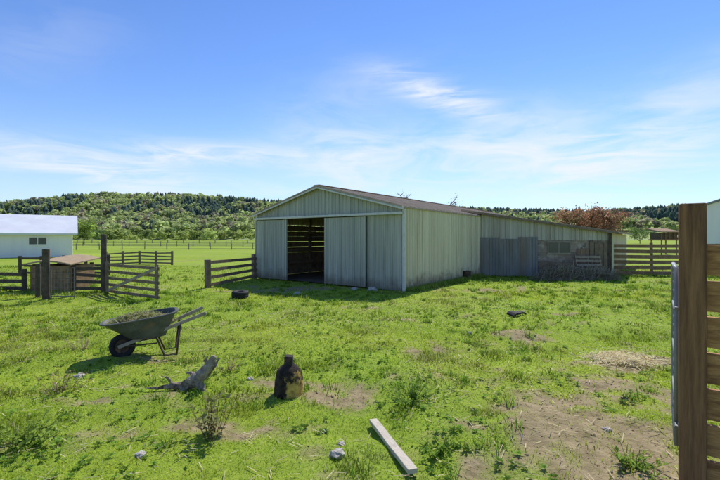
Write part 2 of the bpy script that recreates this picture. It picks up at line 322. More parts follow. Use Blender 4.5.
# ------------------------------------------------------------------ hills and forest
PXT = np.array([-300,-100,0,30,60,100,150,200,255,320,400,480,540,600,640,680,760,1000]); PYT = np.array([34,36,36,39,42,45,44,42,39,37,34,31,29,27,29,32,34,30])
def hillz(x, y):
    a = 360+400*x/np.maximum(y,1); T = np.interp(a, PXT, PYT)-8
    s = np.clip((y-330)/290, 0, 1); s = s*s*(3-2*s)*.75+s*.25
    return s*(T/400*620+1.7)*(.88+.24*fbm(x*.008, y*.008, 3, 2))*.98-.4
aa = np.linspace(-1.7,1.7,150); yy = np.linspace(325,760,46)
A_, Y_ = np.meshgrid(aa, yy); X_ = A_*Y_; Z_ = hillz(X_, Y_)
ii = (np.arange(45)[:,None]*150+np.arange(149)[None]).ravel()
hm = mat('hill_grass', (.19,.24,.08), (.33,.40,.12), .012, .95, 0)
ho = np_mesh('hills', np.stack([X_,Y_,Z_],-1).reshape(-1,3), [np.stack([ii,ii+1,ii+151,ii+150],-1)], hm, smooth=True); ho['kind'] = 'structure'
def conifer_t(seed):
    r = np.random.default_rng(seed); vs = []; fs = []; cs = []
    for i in range(6):
        z0 = .08+.14*i; R = (.30*(1-i/7.2)**.8)*(r.random()*.4+.8); o = len(vs); n = 8
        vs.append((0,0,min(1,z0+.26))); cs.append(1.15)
        for k in range(n):
            a = 2*math.pi*(k+r.random()*.6)/n; q = R*(1.0 if k%2 else .62)*(.75+.5*r.random()); vs.append((q*math.cos(a), q*math.sin(a), z0-.05*(k%2))); cs.append(.8+.25*r.random())
        for k in range(n): fs.append((o, o+1+k, o+1+(k+1)%n))
    return np.array(vs), np.array(fs), np.array(cs)
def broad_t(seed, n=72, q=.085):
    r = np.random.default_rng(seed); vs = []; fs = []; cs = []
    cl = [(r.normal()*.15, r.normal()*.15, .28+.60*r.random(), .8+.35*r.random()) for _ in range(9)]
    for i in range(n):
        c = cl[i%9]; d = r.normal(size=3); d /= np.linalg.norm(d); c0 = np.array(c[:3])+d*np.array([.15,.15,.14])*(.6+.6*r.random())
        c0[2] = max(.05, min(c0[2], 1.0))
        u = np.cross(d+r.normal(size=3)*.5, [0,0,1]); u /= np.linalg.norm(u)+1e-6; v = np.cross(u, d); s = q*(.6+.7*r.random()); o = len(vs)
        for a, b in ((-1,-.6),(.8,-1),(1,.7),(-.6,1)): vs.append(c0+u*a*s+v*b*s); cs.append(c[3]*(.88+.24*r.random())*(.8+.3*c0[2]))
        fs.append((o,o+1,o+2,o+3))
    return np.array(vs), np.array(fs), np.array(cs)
def forest(name, tmpl, pos, sc, col, label, cat):
    Vs = []; Fs = []; Cs = []; off = 0; k = len(tmpl)
    for i, t in enumerate(tmpl):
        s = slice(i, None, k); v, f, c = inst(*t, pos[s], sc[s], rng.random(len(pos[s]))*6.28, col[s]); Vs.append(v); Fs.append(f+off); Cs.append(c); off += len(v)
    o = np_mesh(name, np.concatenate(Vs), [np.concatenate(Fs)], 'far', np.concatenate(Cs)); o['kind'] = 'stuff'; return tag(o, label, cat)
NT = 7600
ta = rng.uniform(-1.35,1.3,NT); ty = 335+rng.random(NT)**.8*330; tx = ta*ty; tz = hillz(tx, ty)
pxa = 360+400*ta; rel = (ty-335)/330
open_ = ((pxa > 560)&(rel < .55)&(fbm(tx*.02,ty*.02,2,2) < .56))|(fbm(tx*.012,ty*.02,5,3) < .33)&(rel<.5)
keep = ~open_; tx,ty,tz,rel,pxa = [q[keep] for q in (tx,ty,tz,rel,pxa)]
con = (rel*.8+(fbm(tx*.022,ty*.022,6,3)-.5)*2.2+np.where(pxa < 70, .15, 0)+np.where(pxa>430,.2,0)+rng.normal(size=len(tx))*.26) > .60
pos = np.stack([tx,ty,tz-.5],-1); n = len(tx)
hc = rng.uniform(11,17,n); hb = rng.uniform(10,16,n)
cc = np.array([.115,.165,.09])*rng.uniform(.7,1.3,(n,1))+np.array([.03,.044,.068])  # conifer green lifted and blued: distance haze painted into the tree colour
cbr = np.where(rng.random((n,1)) < .2, np.array([.43,.39,.23]), np.array([.46,.53,.17]))*rng.uniform(.7,1.1,(n,1))+np.array([.025,.034,.05])  # last bluish term is aerial haze mixed into the leaf colour
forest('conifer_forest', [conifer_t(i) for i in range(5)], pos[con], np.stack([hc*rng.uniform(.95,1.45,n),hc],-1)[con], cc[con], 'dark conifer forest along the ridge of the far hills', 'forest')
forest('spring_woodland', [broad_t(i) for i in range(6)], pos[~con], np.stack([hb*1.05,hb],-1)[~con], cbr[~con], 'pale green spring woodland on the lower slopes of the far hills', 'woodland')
nb = 150; bx = rng.uniform(-1.0,-.15,nb); by = rng.uniform(235,310,nb); hbk = rng.uniform(4,10,nb)
cb2 = np.where(rng.random((nb,1)) < .35, np.array([.22,.30,.11]), np.array([.46,.53,.17]))*rng.uniform(.65,1.15,(nb,1))
forest('field_hedgerow', [broad_t(i+20,120,.07) for i in range(5)], np.stack([bx*by,by,np.full(nb,-.6)],-1), np.stack([hbk*1.1,hbk],-1), cb2, 'hedgerow of mixed green trees at the foot of the far hills', 'hedgerow')

# ------------------------------------------------------------------ trees
def tree(name, label, x, y, h, w, col, leaves, group, seed, z0=0, leafs=.13):
    r = random.Random(seed); root = thing(name, label, 'tree', (x,y,z0), 0, group)
    b = MB(); top = .8*h
    pts = [(x+r.uniform(-.1,.1)*i*.3, y+r.uniform(-.1,.1)*i*.3, z0+top*i/4) for i in range(5)]
    b.tube(pts, [.03*h*(1-.22*i) for i in range(5)], 7)
    tips = []
    for i in range(18):
        t = r.uniform(.2,.98); k = int(t*4); p0 = Vector(pts[k]).lerp(Vector(pts[min(k+1,4)]), t*4-k); a = r.uniform(0,6.28); l = w*.5*r.uniform(.5,1)*(1.1-.4*t)
        p1 = p0+Vector((math.cos(a)*l*.55, math.sin(a)*l*.55, l*.45)); p2 = p0+Vector((math.cos(a)*l, math.sin(a)*l, l*r.uniform(.5,.95)))
        b.tube([p0,p1,p2], [.010*h,.006*h,.002*h], 5); tips += [p1,p2]
        for j in range(4):
            q = p1.lerp(p2, r.random()); e = q+Vector((r.uniform(-1,1),r.uniform(-1,1),r.uniform(.1,1)))*w*.13; b.tube([q,e],[.004*h,.0015*h],4); tips.append(e)
    b.build('trunk', 'bark', root, smooth=True)
    if leaves:
        rr = np.random.default_rng(seed); T = np.array([list(t) for t in tips]); idx = rr.integers(0,len(T),leaves)
        shade = rr.uniform(.55,1.3,len(T))[idx]
        c = T[idx]+rr.normal(size=(leaves,3))*np.array([w*.075,w*.075,h*.06]); s = leafs*rr.uniform(.6,1.4,leaves)
        u = rr.normal(size=(leaves,3)); u /= np.linalg.norm(u,axis=1)[:,None]; v = np.cross(u, rr.normal(size=(leaves,3))); v /= np.linalg.norm(v,axis=1)[:,None]
        s = s[:,None]; VV = np.stack([c-u*s, c-v*s*.6, c+u*s, c+v*s*.6],1).reshape(-1,3); FF = np.arange(leaves*4).reshape(-1,4)
        CC = np.repeat(np.array(col)[None]*shade[:,None]*rr.uniform(.7,1.3,(leaves,1)), 4, 0)
        np_mesh('crown', VV, [FF], 'leaf', CC, root)
    return root
RG = 'rusty red trees beyond the lean-to'
tree('red_tree', 'rusty red leafed tree above the lean-to roof, leftmost of three', XD(570,62), 62, 5.6, 5.2, (.40,.225,.14), 3000, RG, 1)
tree('red_tree', 'tallest rusty red tree, in the middle of the three', XD(591,60), 60, 6.0, 5.6, (.43,.235,.14), 3400, RG, 2)
tree('red_tree', 'rusty red leafed tree at the right end of the lean-to, rightmost of three', XD(611,58), 58, 5.4, 5.0, (.38,.215,.145), 2800, RG, 3)
tree('bare_tree', 'bare twiggy tree showing over the barn ridge, left of two', XD(404,60), 60, 9.3, 4.6, (.26,.22,.15), 160, 'bare trees behind the barn', 4, leafs=.06)
tree('bare_tree', 'bare twiggy tree showing over the barn ridge, right of two', XD(450,56), 56, 8.3, 4.6, (.28,.28,.12), 260, 'bare trees behind the barn', 5, leafs=.07)
tree('green_tree', 'dark green bushy tree behind the right hand board fence', XD(640,120), 120, 3.6, 6.5, (.20,.28,.09), 2400, None, 6)
tree('green_tree', 'pale green round tree beyond the white building at the left', XD(84,110), 110, 5.4, 7.0, (.42,.52,.14), 2600, None, 8, leafs=.22)

# ------------------------------------------------------------------ barn
Lc = Vector((LX,LY,0)); Ud = Vector((.8,-.6,0)); Sd = Vector((.6,.8,0))
def B(u, s, z): return Lc+Ud*u+Sd*s+Vector((0,0,z))
WID = 7.1; EV = 2.68; RD = 3.58; SLP = (RD-EV)/(WID/2); OV = .06
barn = thing('barn', 'long low metal barn with grey green sliding doors and rusty roof', 'barn', B(WID/2,0,0))
def rib_us(u0, u1, pitch=.23, h=.022):
    out_ = [(u0,0)]; k = math.floor(u0/pitch)
    while k*pitch < u1:
        for o, d in ((0,0),(.02,h),(.055,h),(.075,0),(.135,0),(.145,.3*h),(.165,.3*h),(.175,0)):
            u = k*pitch+o*pitch/.23
            if u0 < u < u1: out_.append((u, d))
        k += 1
    out_.append((u1,0)); return out_
def siding(origin, du, nrm, u0, u1, zb, zt, off=0, pitch=.17, h=.034):
    b = MB(); o = Vector(origin); pr = rib_us(u0,u1,pitch,h); vs = []; fs = []
    for u, d in pr:
        p = o+du*u+nrm*(off+d); b0 = zb(u) if callable(zb) else zb; t0 = zt(u) if callable(zt) else zt
        vs += [p+Vector((0,0,b0)), p+Vector((0,0,t0))]
    for i in range(len(pr)-1): fs.append((2*i,2*i+2,2*i+3,2*i+1))
    return b.add(vs, fs)
FN = -Sd; RN = Ud
rt = lambda u: EV+SLP*(WID/2-abs(u-WID/2))-.02
gb_ = siding(Lc,Ud,FN,0,WID/2,2.46,rt,0); gb_2 = siding(Lc,Ud,FN,WID/2,WID,2.46,rt,0); gb_.add(gb_2.v, gb_2.f)
gb_.build('gable_panel','front',barn)
def framed_door(name, u0, u1, off, z1=2.42):
    d = siding(Lc,Ud,FN,u0,u1,.06,z1,off).build(name,'front',barn)
    for ua in (u0+.03, u1-.03):
        f = MB(); f.bar(B(ua,-(off+.018),.05), B(ua,-(off+.018),z1), .06, .06); f.build('door_stile','front',d)
    return d
framed_door('sliding_door', -.02, 1.885, .10); framed_door('sliding_door', 3.876, 5.70, .10)
siding(Lc,Ud,FN,5.66,WID,.02,2.46,.0).build('front_wall','front',barn)
siding(Lc,Ud,FN,0,1.2,.02,2.46,.0).build('front_wall','front',barn)
h = MB(); h.bar(B(-.05,-.15,2.49), B(WID+.02,-.15,2.49), .10, .08); h.build('door_track','white',barn,.008)
for a, c in ((0,WID/2),(WID,WID/2)):
    e = MB(); sgn = -1 if a == 0 else 1
    e.bar(B(a+sgn*.12,-.20,EV-SLP*.12-.03), B(c,-.20,RD-.03), .04, .08); e.build('rake_trim','white',barn,.006)
ct = MB(); ct.bar(B(WID+.03,-.03,0.03), B(WID+.03,-.03,2.62), .09, .09); ct.build('corner_trim','white',barn,.008)
ct = MB(); ct.bar(B(-.035,-.03,0.03), B(-.035,-.03,2.6), .07, .07); ct.build('corner_trim','white',barn,.008)
siding(B(WID,0,0),Sd,RN,0,BL,.03,EV-.02,.0).build('side_wall','cream',barn)
siding(B(0,0,0),Sd,-RN,7.5,BL,.03,EV-.02,.0).build('side_wall','cream',barn)
siding(B(0,0,0),Sd,-RN,0,7.5,2.30,EV-.02,.0).build('side_wall','cream',barn)
sw = MB()
for i in range(9): sw.bar(B(.04,.1,.18+.245*i), B(.04,7.5,.18+.245*i+(random.uniform(-.008,.008) if i > 3 else 0)), .03, (.247 if i < 4 else random.choice((.225,.234,.24,.24))))
sw.build('slatted_wall','inner',barn)
for s_ in (1.2,3.0,4.8,6.6):
    q = MB(); q.bar(B(.13,s_,.05), B(.13,s_,2.6), .12, .12); q.build('inner_post','inner',barn)
for z in (.6,1.15,1.7):
    q = MB(); q.bar(B(.22,.4,z), B(.22,7.4,z), .05, .14); q.build('inner_rail','inner',barn)
siding(B(0,BL,0),Ud,Sd,0,WID,.03,rt,0).build('back_wall','cream',barn)
for sg in (-1,1):
    r = MB(); vs = []; fs = []; us = rib_us(-.22,BL+.25,.28,.025)
    for s_, d in us:
        ue = -OV if sg < 0 else WID+OV
        vs += [B(ue,s_,EV-OV*SLP+d+.03), B(WID/2,s_,RD+d+.03), B(ue,s_,EV-OV*SLP-.02), B(WID/2,s_,RD-.02)]
    for i in range(len(us)-1):
        k = 4*i; fs += [(k,k+4,k+5,k+1),(k+2,k+3,k+7,k+6),(k,k+2,k+6,k+4)]
    fs += [(0,1,3,2)]; n4 = 4*(len(us)-1); fs += [(n4,n4+2,n4+3,n4+1)]
    r.add(vs,fs).build('roof_slope','roof',barn)
r = MB(); r.bar(B(WID/2,-.22,RD+.05), B(WID/2,BL+.25,RD+.05), .28, .02); r.build('ridge_cap','roof',barn)
fl = MB(); fl.add([B(.02,.02,.05),B(WID-.02,.02,.05),B(WID-.02,BL,.05),B(.02,BL,.05)],[(0,1,2,3)]); fl.build('floor','soil',barn)
for u in (1.6,4.4):
    for s_ in (8.4,12.6):
        q = MB(); q.bar(B(u,s_,.05), B(u,s_,3.0), .14, .14); q.build('inner_post','inner',barn)
# ------------------------------------------------------------------ lean-to
A0 = Vector((5.42,17.92,0)); B0 = Vector((10.6,17.0,0)); E = (B0-A0).normalized(); LL = (B0-A0).length; NF = Vector((E.y,-E.x,0)); NF = NF if NF.y < 0 else -NF
lean = thing('lean_to_shed', 'sloping roofed lean-to of mixed grey sheets and mottled masonry against the barn side', 'shed', A0+E*(LL/2))
rl = lambda t: 2.80-.83*t/LL
def Q(t, o, z): return A0+E*t+NF*o+Vector((0,0,z))
siding(A0,E,NF,0,LL,1.60,lambda t: rl(t)-.02,0.02).build('upper_wall','upper',lean)
for a, c, zt, of in ((-.05,.80,1.73,.06),(.78,1.60,1.66,.085),(1.58,2.38,1.75,.06)):
    siding(A0,E,NF,a,c,.02,zt,of,.12,.022).build('metal_sheet','galv',lean)
bd = MB(); bd.bar(Q(2.36,-.06,.84), Q(LL-.02,-.06,.84), .15, 1.66); bd.build('masonry_wall','masonry',lean)
wn = MB(); wn.bar(Q(2.85,.025,1.28), Q(3.65,.025,1.28), .03, .46); w = wn.build('window','glass',lean)
for z in (1.03,1.53):
    wf = MB(); wf.bar(Q(2.77,.045,z), Q(3.73,.045,z), .05, .06); wf.build('window_frame','greywood',w)
for t in (2.81,3.25,3.69):
    wf = MB(); wf.bar(Q(t,.045,1.06), Q(t,.045,1.50), .05, .05); wf.build('window_frame','greywood',w)
siding(A0,E,NF,3.95,4.45,.05,1.25,.05,.10,.018).build('rusty_patch','rsheet',lean)
for t, z1, lz in ((4.55,1.60,0),(4.72,1.50,.02),(4.90,1.58,-.02),(5.08,1.48,.01)):
    q = MB(); q.bar(Q(t,.055,.02), Q(t+lz,.055,z1), .035, .155, up=tuple(E)); q.build('patch_board','wood',lean)
for za, zb2 in ((.62,.58),(.44,.42),(.25,.27)):
    q = MB(); q.bar(Q(2.42,.06,za), Q(3.85,.06,zb2), .035, .14); q.build('patch_board','wood',lean)
q = MB(); q.bar(Q(LL,.09,0), Q(LL,.09,1.93), .10, .10); q.build('post','darkwood',lean)
rr_ = MB(); vs = []; back = Sd*11
for t, z in ((-.9,rl(-.9)),(LL+.25,rl(LL+.25))):
    for dz in (.05,-.03):
        vs += [Q(t,.2,z+dz), Q(t,.2,z+dz)+back]
rr_.add(vs, [(0,1,5,4),(2,6,7,3),(0,4,6,2),(4,5,7,6),(1,3,7,5),(0,2,3,1)]); rr_.build('roof','roof',lean)
tr_ = MB(); tr_.bar(Q(-.35,.225,rl(-.35)-.02), Q(LL+.25,.225,rl(LL+.25)-.02), .03, .09); tr_.build('rake_board','wood',lean)
siding(B0,Sd,E,0,10.5,.02,1.9,0).build('end_wall','cream',lean)
# scrap leaning against the lean-to
pal = thing('wooden_pallet', 'old wooden pallet leaning on the lean-to wall beside the brush heap', 'pallet', tuple(Q(4.3,.45,0)))
for i in range(6):
    z = .05+.17*i; o_ = .52-.38*z; q = MB(); q.bar(Q(3.85,o_,z), Q(4.85,o_,z), .02, .10); q.build('slat','greywood',pal)
for t in (3.88,4.35,4.82):
    q = MB(); q.bar(Q(t,.47,0.0), Q(t,.10,.98), .05, .06); q.build('bearer','wood',pal)

# ------------------------------------------------------------------ fences
def fence(name, label, p0, p1, npost, h, nr, rw, m, cat='fence', group=None, post=.12, z0=.12, extra=.1, rails=None, jit=.02, side=1):
    p0 = Vector((*p0,0)); p1 = Vector((*p1,0)); c = (p0+p1)/2
    root = thing(name, label, cat, (c.x,c.y,g1(c.x,c.y)), 0, group)
    d = (p1-p0).normalized(); nn = Vector((d.y,-d.x,0)); nn = nn if nn.y < 0 else -nn
    ps = [p0.lerp(p1, i/(npost-1)) for i in range(npost)]; gs = [g1(q.x,q.y) for q in ps]
    for q, z in zip(ps, gs):
        b = MB(); ln = Vector((random.uniform(-jit,jit),random.uniform(-jit,jit),0)); b.bar(q+Vector((0,0,z-.15)), q+ln+Vector((0,0,z+h+extra*random.uniform(.5,1.2))), post, post); b.build('post', m, root, .01)
    for k in range(nr):
        zz_ = z0+(h-z0-rw/2)*k/max(1,nr-1)
        b = MB()
        for i in range(npost-1):
            o = nn*side*(post/2+.014+.004*(i%2)); jj = random.uniform(-jit,jit)
            b.bar(ps[i]+o+Vector((0,0,gs[i]+zz_+jj)), ps[i+1]+o+Vector((0,0,gs[i+1]+zz_-jj)), .026, rw)
        b.build('rail', m, root)
    return root
fence('board_fence', 'dark board fence running from the barn left front corner to a stout post', (-5.28,13.9), (-4.42,16.75), 2, .92, 4, .11, 'wood', post=.16)
fence('board_fence', 'brown board fence behind the brush heap, right of the lean-to', (XD(612,18.4),18.4), (16.5,17.6), 4, 1.42, 6, .16, 'brownwood', post=.12)
fence('rail_fence', 'weathered rail fence panel standing beyond the low gate in the left yard', (XD(106,24.5),24.5), (XD(172,25.5),25.5), 5, .78, 4, .085, 'wood', post=.11)
fence('pen_fence', 'dark pen rails between the low shelter and the tall gate post', (XD(74,12.9),12.9), (-8.05,12.55), 2, .80, 4, .10, 'darkwood', post=.11)
fence('pen_fence', 'dark pen rails at the left edge beside the low shelter', (-14.5,13.4), (-10.65,12.7), 3, .62, 3, .11, 'darkwood', post=.12)
fence('pen_fence', 'dark pen rails behind the low shelter, beyond the tall gate post', (XD(20,19),19), (XD(108,18.5),18.5), 5, .85, 3, .10, 'darkwood', post=.12)
fence('rail_fence', 'long rail fence across the left field, nearest of three field fences', (-43,56), (-13,60), 11, .85, 2, .06, 'greywood', group='fences crossing the left field', post=.11)
fence('rail_fence', 'pale rail fence in the left field, middle of three field fences', (-66,86), (-20,80), 14, .95, 2, .09, 'greywood', group='fences crossing the left field', post=.13)
fence('rail_fence', 'faint rail fence deepest in the left field, farthest of three field fences', (-110,135), (-30,125), 16, 1.1, 2, .13, 'greywood', group='fences crossing the left field', post=.2)
def post(name, label, x, y, h, w, m='darkwood'):
    z = g1(x,y); b = MB(); n = 9
    R = [[(x+w/2*math.cos(6.283*k/n)*(1+.06*math.sin(3*k+i)), y+w/2*math.sin(6.283*k/n)*(1+.06*math.cos(2*k)), z+zz_) for k in range(n)] for i, zz_ in enumerate((-.2,.3*h,.7*h,h))]
    o = b.loft(R).build(name, m, None, .01); return tag(o, label, 'post')
post('gate_post', 'tall dark round post carrying the low wooden gate', -7.94, 12.4, 1.82, .16)
post('fence_post', 'stout dark post at the front of the low shelter', XD(46,11), 11.0, 1.38, .18)
post('fence_post', 'shorter dark post left of the stout shelter post', XD(38,11.6), 11.6, 1.0, .13)
gr = thing('farm_gate', 'low weathered wooden gate swung open from the tall dark post', 'gate', (-6.65,11.65,g1(-6.65,11.65)))
Ga = Vector((-7.78,12.32,0)); Gb = Vector((-5.55,11.05,0)); zg = g1(-6.6,11.6)+.06
for i in range(5):
    b = MB(); z = zg+.08+.2*i; b.bar(Ga+Vector((0,0,z)), Gb+Vector((0,0,z-.02)), .025, .085); b.build('rail','wood',gr)
for t in (.02,.98):
    b = MB(); q = Ga.lerp(Gb,t)+Vector((-.02,-.035,0)); b.bar(q+Vector((0,0,zg)), q+Vector((0,0,zg+.97)), .03, .09); b.build('upright','wood',gr)
b = MB(); b.bar(Ga+Vector((-.03,-.06,zg+.06)), Gb+Vector((-.03,-.06,zg+.88)), .02, .085); b.build('brace','greywood',gr)
wp = thing('wire_panel', 'rusty wire stock panel standing between the stout post and the shelter', 'panel', (XD(60,11.1),11.1,0))
wx0, wx1, wy = XD(51,11.1), XD(72,11.1), 11.1; wz = g1(wx0,wy)
b = MB(); b.tube([(wx0,wy,wz),(wx0,wy,wz+.85),(wx1,wy+.1,wz+.85),(wx1,wy+.1,wz)], .018, 6); b.tube([(wx0,wy,wz+.06),(wx1,wy+.1,wz+.06)],.016,6); b.build('frame','wire',wp)
b = MB()
for i in range(1,7): t = i/7; x = wx0+(wx1-wx0)*t; b.tube([(x,wy+.1*t,wz+.05),(x,wy+.1*t,wz+.85)], .006, 4)
for i in range(1,6): z = wz+.05+.13*i; b.tube([(wx0,wy,z),(wx1,wy+.1,z)], .006, 4)
b.build('mesh','wire',wp)
# low boarded shelter with a slightly curved tan roof
sh = thing('low_shelter', 'low boarded animal shelter with a slightly curved tan roof behind dark posts', 'shelter', (-9.9,13.2,0))
x0, x1 = -10.5, -9.25; y0, y1 = 12.75, 13.9
b = MB(); rings = []
us = np.linspace(0, 1, 25)
for y, zb in ((y0-.15,.84),(y1+.15,.98)):
    rings.append([(x0-.13+(x1-x0+.26)*u,y,zb+.04+.10*math.sin(math.pi*u)+.008*(i%2)) for i, u in enumerate(us)]+[(x0-.13+(x1-x0+.26)*u,y,zb+.10*math.sin(math.pi*u)) for u in us[::-1]])
b.loft(rings).build('roof','tan',sh)
for nm, pa, pb in (('front_boards',(x0,y0),(x1,y0)),('side_boards',(x1,y0),(x1,y1)),('side_boards',(x0,y0),(x0,y1)),('back_boards',(x0,y1+.02),(x1,y1+.02))):
    b = MB()
    for i in range(4): b.bar((*pa,.10+.205*i), (*pb,.10+.205*i), .03, .198)
    b.build(nm,'brownwood',sh)
for s in ((x0+.06,y0),(x1-.06,y0),(x0+.06,y1-.1),(x1-.06,y1-.1)):
    b = MB(); b.bar((s[0],s[1]+.08,-.1),(s[0],s[1]+.08,.86),.09,.09); b.build('post','darkwood',sh)
lg = MB(); lg.tube([(-14,12.2,.20),(-12.6,12.1,.18),(-11.3,11.7,.16),(-10.6,11.6,.10)], [.12,.11,.09,.07], 9); tag(lg.build('fallen_log','darkwood',None,smooth=True), 'dark fallen log lying before the low shelter at the left edge', 'log')

# ------------------------------------------------------------------ background houses
def house(name, label, loc, rz, x0, x1, D, ev, rd, wm, rm, axis='x', wins=(), group=None, cat='house', oh=.4):
    root = thing(name, label, cat, loc, rz, group); b = MB()
    if axis == 'x':
        pts = [(0,0),(D,0),(D,ev),(D/2,rd),(0,ev)]
        b.loft([[(x0,y,z) for y,z in pts],[(x1,y,z) for y,z in pts]])
    else:
        xm = (x0+x1)/2; pts = [(x0,0),(x1,0),(x1,ev),(xm,rd),(x0,ev)]; b.loft([[(x,0,z) for x,z in pts],[(x,D,z) for x,z in pts]])
    b.build('wall', wm, root, local=True)
    for sg in (0,1):
        r = MB()
        if axis == 'x':
            sl_ = (rd-ev)/(D/2); ye = -oh if sg == 0 else D+oh; ze = ev-oh*sl_
            vs = [(x,y,z+dz) for x in (x0-oh,x1+oh) for (y,z) in ((ye,ze),(D/2,rd)) for dz in (.02,.16)]
        else:
            xm = (x0+x1)/2; sl_ = (rd-ev)/((x1-x0)/2); xe = x0-oh if sg == 0 else x1+oh; ze = ev-oh*sl_
            vs = [(x,y,z+dz) for y in (-oh,D+oh) for (x,z) in ((xe,ze),(xm,rd)) for dz in (.02,.16)]
        r.add(vs, [(0,1,3,2),(4,6,7,5),(0,4,5,1),(2,3,7,6),(1,5,7,3),(0,2,6,4)]).build('roof_slope', rm, root, local=True)
    for (xa,xb,za,zb) in wins:
        q = MB(); q.box((xa,-.03,za),(xb,.02,zb)); wv = q.build('window','glass',root,local=True)
        for a, c in (((xa-.08,-.05,za-.1),(xb+.08,.02,za-.005)),((xa-.08,-.05,zb+.005),(xb+.08,.02,zb+.1)),((xa-.08,-.05,za-.003),(xa-.003,.02,zb+.003)),((xb+.003,-.05,za-.003),(xb+.08,.02,zb+.003)),(((xa+xb)/2-.025,-.045,za),((xa+xb)/2+.025,-.032,zb))):
            f = MB(); f.box(a,c); f.build('window_frame','hwhite',wv,local=True)
    return root
house('farm_building', 'long white building with a pale metal roof at the left edge', (-26.6,37.0,0), math.atan2(.58,.81), -15, 0, 7, 2.15, 3.75, 'hwhite', 'hroof', 'x', [(-3.1,-1.9,1.15,1.75),(-7.6,-6.6,1.05,1.75)], cat='building')
house('farmhouse', 'white house with a grey roof beside the big post at the right edge', (XD(704.5,30),30,0), -math.atan2(.65,.72), 0, 10, 9, 4.1, 6.0, 'hwhite', 'groof', 'y', [(1.5,2.6,2.2,3.4),(5,6.4,2.2,3.4)], oh=.2)
rs = thing('raised_hutch', 'small brown hutch raised on legs beyond the right hand fence near the big post', 'hutch', (XD(669,40),40,0))
hx, hy = XD(669,40), 40.0
for sx_ in (-.75,.75):
    for sy_ in (0,1.4):
        b = MB(); b.bar((hx+sx_,hy+sy_,-.1),(hx+sx_,hy+sy_,1.45),.12,.12); b.build('leg','brownwood',rs)
b = MB(); b.box((hx-.9,hy-.15,1.45),(hx+.9,hy+1.6,1.58)); b.build('platform','brownwood',rs)
b = MB(); b.box((hx-.8,hy-.05,1.58),(hx+.8,hy+1.5,2.25)); b.build('body','darkwood',rs)
b = MB()
for i in range(5): b.bar((hx-.82+.41*i,hy-.12,1.58),(hx-.82+.41*i,hy-.12,2.25),.05,.05)
b.build('slats','brownwood',rs)
b = MB(); b.add([(hx-1,hy-.35,2.27),(hx+1,hy-.35,2.27),(hx+1,hy+1.7,2.62),(hx-1,hy+1.7,2.62),(hx-1,hy-.35,2.35),(hx+1,hy-.35,2.35),(hx+1,hy+1.7,2.70),(hx-1,hy+1.7,2.70)],[(0,3,2,1),(4,5,6,7),(0,1,5,4),(1,2,6,5),(2,3,7,6),(3,0,4,7)]); b.build('roof','brownwood',rs)

# ------------------------------------------------------------------ near right post, boards, gate
px_, py_ = 2.035, 2.45
zp = g1(px_,py_)
b = MB(); b.bar((px_,py_,zp-.3),(px_,py_,1.91),.13,.13,up=(-.6,-.8,0)); 
nf = thing('board_fence', 'reddish brown stained fence with a tall square end post at the right edge', 'fence', (px_,py_,zp))
b.build('post','stain',nf,.010)
for i in range(7):
    z = 1.565-.218*i; b = MB(); st = Vector((px_,py_,0))+Ud*.068+Sd*.03; b.bar(st+Vector((0,0,z)), st+Ud*2.4+Vector((0,0,z+random.uniform(-.02,.02))), .035, .185); b.build('rail','stainb',nf,.004)
b = MB(); q = Vector((px_,py_,0))+Ud*2.3+Sd*.13; b.bar(q+Vector((0,0,-.3)), q+Vector((0,0,1.75)), .1,.1,up=(-.6,-.8,0)); b.build('post','stain',nf,.008)
mg = thing('metal_gate', 'grey tubular metal gate with wire mesh hung behind the tall square post', 'gate', (2.2,2.8,0))
g0 = Vector((2.055,2.60,0)); g1_ = Vector((2.50,3.19,0)); zb_, zt_ = .36, 1.5
b = MB(); b.tube([g0+Vector((0,0,zb_)),g0+Vector((0,0,zt_)),g1_+Vector((0,0,zt_)),g1_+Vector((0,0,zb_)),g0+Vector((0,0,zb_))], .014, 8); b.build('frame','metal',mg,smooth=True)
for z in (.6,.9,1.2):
    b = MB(); b.tube([g0+Vector((0,0,z)),g1_+Vector((0,0,z))], .011, 8); b.build('rail','metal',mg,smooth=True)
b = MB()
for i in range(1,10): q = g0.lerp(g1_,i/10); b.tube([q+Vector((0,0,zb_)),q+Vector((0,0,zt_))], .004, 4)
for i in range(1,17): b.tube([g0+Vector((0,0,zb_+.067*i)),g1_+Vector((0,0,zb_+.067*i))], .004, 4)
b.build('mesh','wire',mg)
for z in (.5,1.25):
    b = MB(); b.tube([g0+Vector((0,0,z)), g0-Sd*.09+Vector((0,0,z))], .014, 6); b.build('hinge','wire',mg)

# ------------------------------------------------------------------ wheelbarrow
wbx, wby, wyaw, WS = -2.96, 5.80, .46, .89; wz = g1(wbx,wby)
wb = thing('wheelbarrow', 'old grey wheelbarrow with timber handles standing in the pasture', 'wheelbarrow', (wbx,wby,wz), wyaw); wb.scale = (WS,WS,WS*1.06)
def rr_ring(cx, a, b_, z, sl_, n=28, e=.55):
    R = []
    for k in range(n):
        t = 2*math.pi*k/n; c, s = math.cos(t), math.sin(t); x = cx+a*math.copysign(abs(c)**e,c); y = b_*math.copysign(abs(s)**e,s)
        if x < cx: y *= 1-.25*((cx-x)/a)**2
        R.append((x,y,z+sl_*(x-cx)))
    return R
t = MB(); t.loft([rr_ring(-.10,.25,.20,.30,.05), rr_ring(-.16,.38,.27,.44,.08), rr_ring(-.22,.52,.34,.605,.12), rr_ring(-.22,.55,.365,.60,.12), rr_ring(-.22,.55,.365,.615,.12), rr_ring(-.22,.51,.33,.617,.12), rr_ring(-.16,.37,.26,.45,.08), rr_ring(-.10,.24,.19,.315,.05)])
t.build('tray','tray',wb,smooth=False,local=True)
